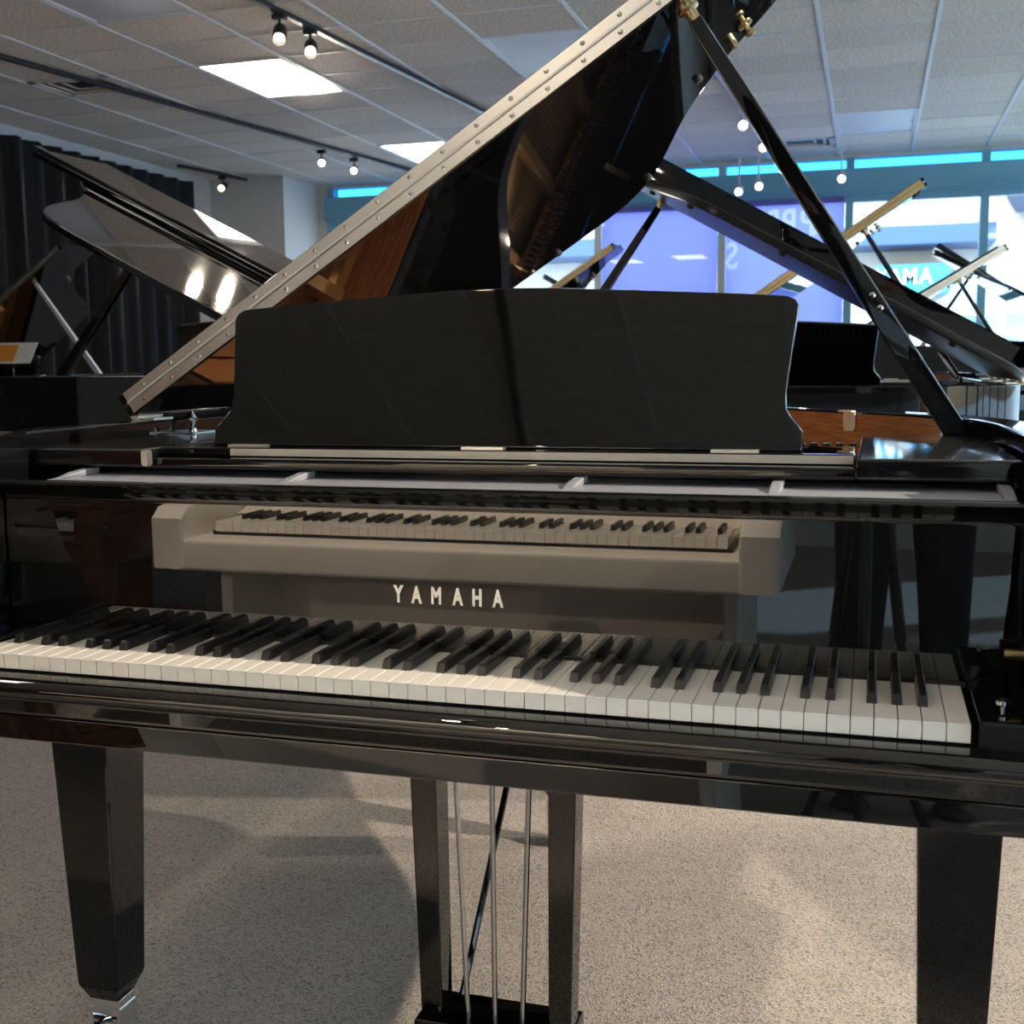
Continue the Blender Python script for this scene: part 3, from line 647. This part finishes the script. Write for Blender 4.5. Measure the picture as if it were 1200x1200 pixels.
    # keyboard
    if main:
        wk = MB().box(-P / 2 + .0005, P / 2 - .0005, .0008, .149, -.020, -.0022, .0006).box(-P / 2 + .0005, P / 2 - .0005, 0, .149, -.0025, 0, .0008).mesh('white_key', M['white_key'])
        for k in range(52): obj('white_key', wk, root, (P * (k - 25.5), 0, .730))
        bk = MB().loft([[(-.0055, .052, -.003), (.0055, .052, -.003), (.0055, .1485, -.003), (-.0055, .1485, -.003)], [(-.0055, .0525, .003), (.0055, .0525, .003), (.0055, .1485, .003), (-.0055, .1485, .003)],
                        [(-.0048, .0555, .0108), (.0048, .0555, .0108), (.0048, .1485, .0108), (-.0048, .1485, .0108)], [(-.0036, .0575, .0122), (.0036, .0575, .0122), (.0036, .1485, .0122), (-.0036, .1485, .0122)]]).mesh('black_key', M['black_key'], bevel=.0006)
        off = {0: -.07, 1: .07, 3: -.10, 4: 0.0, 5: .10}
        for k in range(51):
            n = (k + 5) % 7      # A=5, B=6, C=0 ...
            if n in (2, 6): continue
            o = {0: -.07, 1: .07, 3: -.10, 4: 0.0, 5: .10}[n]
            obj('black_key', bk, root, (P * (k - 25) + P * o, 0, .730))
        add('key_rail', lambda: MB().box(-.617, .617, .003, .149, .664, .7065), 'satin_black', smooth=False)
        add('name_felt', lambda: MB().box(-.616, .616, .1485, .151, .728, .7345), 'satin_black', smooth=False)
        for ch, x in zip('YAMAHA', (-.071, -.046, -.019, .010, .036, .0635)):
            obj('inlaid_letter', text_mesh(ch, .0300, .0004, M['logo_metal'], 'inlaid_letter', bold=.0011, sx=.62), fall, (x, .1495, .793), (R(90), 0, 0), label='pale metal inlaid letter')
        add('key_block_knob', lambda: MB().lathe([(.004, 0), (.004, .004), (.007, .006), (.007, .010), (.003, .012)], (.643, .034, .738), seg=14), 'chrome')
        add('fallboard_pin', lambda: MB().lathe([(.006, 0), (.006, .02)], (.672, .125, .775), (-1, 0, 0), 12), 'brass')
        add('lock_plate', lambda: MB().prism([(-.0155, .016), (-.0155, -.012), (-.011, -.0185), (.011, -.0185), (.0155, -.012), (.0155, .016)], 0, .003, .0008).box(-.021, .0155, .016, .019, 0, .010).box(-.009, .009, -.006, .012, .003, .0042)
            .lathe([(.003, .003), (.0028, .0042)], (-.0105, .011, 0), seg=10).lathe([(.003, .003), (.0028, .0042)], (.0105, .011, 0), seg=10).lathe([(.003, .003), (.0028, .0042)], (-.0105, -.009, 0), seg=10).lathe([(.003, .003), (.0028, .0042)], (.0105, -.009, 0), seg=10)
            .map(lambda u, v, t: (.470 + .646 * u - .763 * t, .990 - .763 * u - .646 * t, .987 + v)), 'silver_plate', lab='silver four-screw plate on the inner rim')
        add('music_catch', lambda: MB().box(-.481, -.471, .202, .214, .957, .980, .003), 'nickel')
        add('lid_finial', lambda: MB().lathe([(.003, 0), (.006, .004), (.003, .01), (.008, .018), (.012, .026), (.006, .034), (.002, .04)], (-.66, .62, .980), seg=12).lathe([(.002, 0), (.006, .006), (.002, .012)], (-.645, .60, .98), (.4, -.3, .8), 10).box(-.685, -.635, .585, .655, .978, .983, .001), 'chrome')
    else:
        add('keyboard', lambda: MB().box(-.612, .612, 0, .149, .709, .729, .001), 'white_key', smooth=False)
        def bks():
            mb = MB()
            for k in range(51):
                if (k + 5) % 7 in (2, 6): continue
                mb.box(P * (k - 25) - .005, P * (k - 25) + .005, .053, .149, .729, .741)
            return mb
        add('black_keys', bks, 'black_key', smooth=False)
    return root

grand('grand_piano', 'large front black grand piano with open lid, music desk and keyboard across the picture', (0, 0, 0), 0, main=True)
BG = 'black grand pianos standing in the showroom'
PI_C = grand('grand_piano', 'black grand right behind the front piano, its raised lid sloping down to the right', (.10, 3.30, 0), R(180), 1.03, 29.5, group=BG, lip=.055, lid_mat='lid_satin')
PI_A = grand('grand_piano', 'black grand at left whose rounded lid top mirrors the ceiling tiles', (-1.58, 3.18, 0), R(175), 1.08, 28, group=BG, lip=.008)
PI_A.scale = (1.17, 1.08, 1.07)
grand('grand_piano', 'black grand with brass lid hinge rising to the right before the bright window', (.24, 3.98, 0), 0, 1.03, 34, group=BG, hinge_mat='brass')
grand('grand_piano', 'distant black grand under the street sign, thin lid rising to the right', (.75, 5.75, 0), 0, .98, 31, group=BG)
grand('grand_piano', 'farthest black grand at right, lid sloping down right against the window', (1.40, 8.85, 0), R(180), 1.03, 34, group=BG)
grand('grand_piano', 'black grand seen under the front lid with a brass edged lid before the purple film', (-1.53, 5.55, 0), 0, 1.0, 33, group=BG, hinge_mat='brass')
grand('grand_piano', 'black grand by the purple film, lid sloping down to the right', (-1.45, 8.60, 0), R(180), 1.0, 30, group=BG)
grand('grand_piano', 'black grand at the far left edge with a pale prop stick before the curtain', (-4.75, 4.45, 0), 0, 1.0, 34, group=BG, prop_mat='frame_pale')
grand('grand_piano', 'brown walnut grand piano half hidden behind the left black grand', (-3.05, 5.9, 0), R(8), 1.0, 33, case_mat='walnut', group='brown pianos')

# ------------------------------------------------------------------ uprights
def upright(name, label, loc, rz, case, top_z=.93, W=1.455, group=None, recess=True, column=False):
    t = thing(name, label, 'piano', loc, rz, group); h = W / 2
    part('cabinet', MB().box(-h + .03, h - .03, -.04, .22, .80, top_z, .006).box(-h + .03, h - .03, .0, .22, .60, .80), case, t)
    part('top_lid', MB().box(-h, h, -.05, .24, top_z, top_z + .022, .006), case, t)
    part('keybed', MB().box(-h + .04, h - .04, -.395, .02, .600, .672, .010), case, t)
    for s in (-1, 1):
        part('cheek', MB().prism([(-.40, .605), (.10, .605), (.10, .80), (-.10, .80), (-.20, .765), (-.37, .745), (-.40, .72)], min(s * h, s * (h - .085)), max(s * h, s * (h - .085)), .010, T=lambda y, z, x: (x, y, z)), case, t)
        if column: part('leg', MB().lathe([(.030, 0), (.042, .03), (.030, .09), (.034, .25), (.050, .42), (.034, .50), (.046, .56), (.046, .605)], (s * (h - .06), -.34, 0), seg=16), case, t)
        part('side_panel', MB().box(min(s * (h - .10), s * (h - .13)), max(s * (h - .10), s * (h - .13)), -.26 if not column else -.05, .22, 0, .605, .004), case, t)
    part('knee_panel', MB().box(-h + .13, h - .13, .0, .02, .05, .60), case, t, smooth=False)
    part('foot_rail', MB().box(-h + .10, h - .10, -.03, .06, 0, .06, .004), case, t)
    part('fallboard', MB().prism([(-.155, .704), (-.12, .705), (-.045, .722), (-.06, .730)], -h + .09, h - .09, .002, T=lambda y, z, x: (x, y, z)), case, t, smooth=False)
    part('hinge_strip', MB().box(-h + .09, h - .09, -.078, -.055, .726, .740, .002), 'brass', t, smooth=False, label='thin brass hinge strip above the keys')
    part('key_rail', MB().box(-.62, .62, -.30, -.15, .67, .682), 'satin_black', t, smooth=False)
    wk = cached(('uwk',), lambda: MB().box(-P / 2 + .0006, P / 2 - .0006, -.305, -.155, .680, .7035, .001).mesh('white_key', M['white_key'], smooth=False))
    bk = cached(('ubk',), lambda: MB().taper((0, -.205, .703), (.0055, .048), (0, -.203, .715), (.0042, .046)).mesh('black_key', M['black_key'], smooth=False))
    for k in range(52): obj('white_key', wk, t, (P * (k - 25.5), 0, 0))
    for k in range(51):
        if (k + 5) % 7 in (2, 6): continue
        obj('black_key', bk, t, (P * (k - 25), 0, 0))
    part('music_rest', MB().bar((-.34, .02, top_z + .022), (.34, .02, top_z + .022), .02, .02).prism([(-.34, 0), (.34, 0), (.33, .20), (-.33, .20)], 0, .012, .002, T=lambda x, z, y: (x, .03 + z * .3 + y, top_z + .02 + z)), case, t)
    for x in (-.06, 0, .06): part('pedal', MB().box(x - .011, x + .011, -.10, .0, .045, .053, .003), 'brass', t)
    return t
WP = upright('digital_piano', 'cream white console piano facing the front grand, mirrored in its fallboard', (-.385, -1.24, 0), R(180), 'white_case'); WP.scale = (1, 1, 1.035)
upright('upright_piano', 'brown upright piano left of the white one, mirrored at the far left', (-2.02, -1.30, 0), R(180), 'walnut', top_z=1.15, column=True)


# ------------------------------------------------------------------ price card on the far left grand
pc = thing('price_card', 'white and orange price card clipped to the music desk of the far left grand', 'sign', (-3.93, 3.62, 1.006), R(20))
pc.location = (-4.50, 4.745, 1.132); pc.rotation_euler = (0, 0, R(6))
part('card', MB().box(-.13, .13, 0, .008, .0, .125).map(lambda x, y, z: (x + z * .28, y + z * .35, z)), 'card', pc, smooth=False)
part('orange_print', MB().box(-.12, .015, -.0025, -.0005, .012, .112).map(lambda x, y, z: (x + z * .28, y + z * .35, z)), 'orange', pc, smooth=False)
part('stand', MB().bar((.0, .012, -.15), (.012, .024, .05), .03, .003), 'chrome', pc, smooth=False)

# ------------------------------------------------------------------ photographer, camera and tripod (seen mirrored in the fallboard)
tp = thing('tripod', 'black camera tripod in front of the white piano corner', 'tripod', (.505, -1.31, 0))
part('centre_column', MB().tube([(0, 0, .55), (0, 0, .98)], .014, 10), 'satin_black', tp)
part('head', MB().lathe([(.02, 0), (.028, .01), (.028, .03), (.018, .04), (.03, .045), (.03, .055)], (0, 0, .97), seg=14), 'satin_black', tp)
part('hub', MB().lathe([(.03, 0), (.04, .015), (.04, .05), (.03, .065)], (0, 0, .83), seg=14), 'satin_black', tp)
for a in (90, 225, 330):
    d = Vector((cos(R(a)), sin(R(a)), 0)); q = Vector((0, 0, .86)) + d * .035; e = d * .16
    lg = part('leg', MB().tube([q, q.lerp(e, .5)], .014, 8).tube([q.lerp(e, .48), e + Vector((0, 0, .02))], .010, 8), 'satin_black', tp)
    part('rubber_foot', MB().lathe([(.014, 0), (.012, .03)], tuple(e), seg=10), 'rubber', lg)
cm = thing('camera', 'black camera on the tripod, lens towards the front piano', 'camera', (.505, -1.31, 1.025), R(17))
part('body', MB().box(-.07, .07, -.035, .03, 0, .095, .008).box(-.03, .03, -.03, .02, .09, .125, .006), 'satin_black', cm)
part('lens_barrel', MB().lathe([(.03, .025), (.034, .03), (.034, .045), (.03, .05)], (0, 0, .055), (0, 1, 0), 24), 'satin_black', cm)
part('front_glass', MB().lathe([(.026, .0495), (.015, .0505), (.002, .051)], (0, 0, .055), (0, 1, 0), 20), 'lacquer', cm)

def skinned(name, chains, m, parent, lv=2):
    """chains: list of [(point, rx, ry)], first point of a later chain may repeat an earlier one to branch there"""
    vs = []; es = []; rad = []; idx = {}
    for ch in chains:
        prev = None
        for p, r_ in ch:
            k = tuple(round(c, 4) for c in p)
            if k not in idx: idx[k] = len(vs); vs.append(k); rad.append(r_)
            if prev is not None and prev != idx[k]: es.append((prev, idx[k]))
            prev = idx[k]
    me = bpy.data.meshes.new(name); me.from_pydata(vs, es, []); o = bpy.data.objects.new(name, me); COL.objects.link(o)
    md = o.modifiers.new('skin', 'SKIN'); md.use_smooth_shade = True
    if not me.skin_vertices: 
        bm = bmesh.new(); bm.from_mesh(me); bm.verts.layers.skin.verify(); bm.to_mesh(me); bm.free()
    for i, sv in enumerate(me.skin_vertices[0].data): sv.radius = rad[i] if isinstance(rad[i], tuple) else (rad[i], rad[i]); sv.use_root = (i == 0)
    sd = o.modifiers.new('sub', 'SUBSURF'); sd.levels = lv; sd.render_levels = lv
    dg = bpy.context.evaluated_depsgraph_get(); out = bpy.data.meshes.new_from_object(o.evaluated_get(dg)); bpy.data.objects.remove(o)
    out.name = name; out.materials.clear(); out.materials.append(M[m]); out.polygons.foreach_set('use_smooth', [True] * len(out.polygons))
    return obj(name, out, parent)
pr = thing('person', 'person in dark jacket and jeans standing behind the tripod, both hands on the camera', 'person', (.60, -1.74, 0))
sh = 1.40
hips, chest, neck = (0, 0, .93), (0, .015, 1.26), (0, .03, 1.47)
def arm(s, grow=0.0, hand=True):
    el = (s * .27, .10, 1.12); wr = (s * .105 - .09, .375, 1.07)
    return [((s * .09, .015, 1.385), .062 + grow), ((s * .185, .01, 1.37), .056 + grow), (el, .041 + grow), (wr, .027 + grow * .8)]
def legc(s, grow=0.0): return [(hips, .13 + grow), ((s * .095, 0, .85), .085 + grow), ((s * .105, .03, .49), .056 + grow), ((s * .115, -.01, .10), .038 + grow)]
torso = [(hips, (.15, .105)), ((0, .0, 1.08), (.138, .10)), (chest, (.165, .11)), ((0, .02, 1.385), (.12, .085)), (neck, (.055, .055)), ((0, .05, 1.54), (.052, .055))]
body = skinned('body', [torso, [((0, .02, 1.385), .1)] + arm(1), [((0, .02, 1.385), .1)] + arm(-1), legc(1), legc(-1)], 'skin', pr)
skinned('trousers', [[((0, 0, 1.0), (.155, .118)), (hips, (.17, .125))], legc(1, .018), legc(-1, .018)], 'denim', pr)
skinned('jacket', [[((0, 0, .86), (.18, .135)), ((0, 0, 1.08), (.165, .125)), (chest, (.185, .13)), ((0, .02, 1.385), (.135, .10)), ((0, .028, 1.455), (.075, .072))], [((0, .02, 1.385), .1)] + arm(1, .016), [((0, .02, 1.385), .1)] + arm(-1, .016)], 'cloth_dark', pr)
for s in (-1, 1):
    part('shoe', MB().loft([[(s * .118 + .047 * q * cos(2 * pi * k / 14), -.04 + y0 + .0 * k, z0 + max(-z0, hh * sin(2 * pi * k / 14))) for k in range(14)] for (y0, q, z0, hh) in ((-.07, .6, .045, .045), (-.03, .85, .055, .055), (.05, .95, .05, .05), (.12, 1.05, .038, .036), (.18, .8, .03, .026), (.205, .35, .025, .015))]), 'rubber', pr)
# head: egg-shaped with brow, nose, chin, ears
def head_pt(u, v):
    a = 2 * pi * u; p = pi * v; x = .076 * sin(p) * cos(a); y = .096 * sin(p) * sin(a); z = .118 * cos(p)
    if z < 0: k = 1 - .30 * (-z / .118) ** 1.3; x *= k; y = y * (1 - .18 * (-z / .118)) + (.012 * (-z / .118) if y > 0 else .02 * (-z / .118))
    if y > 0:
        f = math.exp(-(x / .012) ** 2) * math.exp(-((z + .018) / .022) ** 2); y += .022 * f
        y += .006 * math.exp(-((z - .022) / .012) ** 2) * math.exp(-(x / .045) ** 2)
        y -= .010 * (math.exp(-((x - .031) / .013) ** 2) + math.exp(-((x + .031) / .013) ** 2)) * math.exp(-((z - .003) / .011) ** 2)
        y += .005 * math.exp(-(x / .022) ** 2) * (math.exp(-((z + .052) / .006) ** 2) + math.exp(-((z + .064) / .006) ** 2))
    return (x, y, z)
HC = Vector((0, .085, 1.63)); tiltm = Matrix.Rotation(R(-14), 4, 'X')
hp = lambda u, v, g=1.0: tuple(HC + tiltm @ (Vector(head_pt(u, v)) * g))
mb = MB().loft([[hp(k / 40, .012 + .976 * j / 30) for k in range(40)] for j in range(31)]); part('head', mb, 'skin', pr, angle=80)
hm = MB(); rows = []
for j in range(15):
    v = .01 + .52 * j / 14; rows.append([hp(k / 40, min(v, .27 if .06 < k / 40 < .44 else .62), 1.09) for k in range(40)])
part('hair', hm.loft(rows, closed=True, caps=False), 'hair', pr, angle=80)
for s in (-1, 1):
    part('ear', MB().loft([[tuple(HC + tiltm @ Vector((s * (.074 + .012 * j), -.006 + (.018 - .004 * j) * cos(2 * pi * k / 12), -.004 + (.03 - .005 * j) * sin(2 * pi * k / 12)))) for k in range(12)] for j in range(3)]), 'skin', pr)
    part('eye', MB().lathe([(.002, -.011), (.009, -.006), (.011, 0), (.009, .006), (.002, .011)], tuple(HC + tiltm @ Vector((s * .031, .079, .004))), (0, 1, 0), 12), 'eye', pr)
    wr = Vector((s * .105 - .09, .375, 1.07)); tgt = Vector((-.095 + s * .086, .415, 1.075)); d = (tgt - wr).normalized(); side = Vector((s, 0, 0)); palm = wr + d * .045
    chains = [[(tuple(wr), .024), (tuple(palm), (.034, .018)), (tuple(palm + d * .03), (.034, .016))]]
    for i, ln in enumerate((.052, .060, .056, .044)):
        b0 = palm + d * .035 + Vector((0, 0, .024 - .016 * i)); b1 = b0 + d * ln * .5 + side * .006; b2 = b1 + d * ln * .25 - side * .020; b3 = b2 - side * .022
        chains.append([(tuple(palm + d * .03), .016), (tuple(b0), .0095), (tuple(b1), .0088), (tuple(b2), .0082), (tuple(b3), .007)])
    t0 = palm + Vector((0, 0, .022)); chains.append([(tuple(palm), .02), (tuple(t0 + d * .01 - side * .012), .011), (tuple(t0 + d * .035 - side * .026), .0095), (tuple(t0 + d * .05 - side * .036), .008)])
    skinned('hand', chains, 'skin', pr, 1)
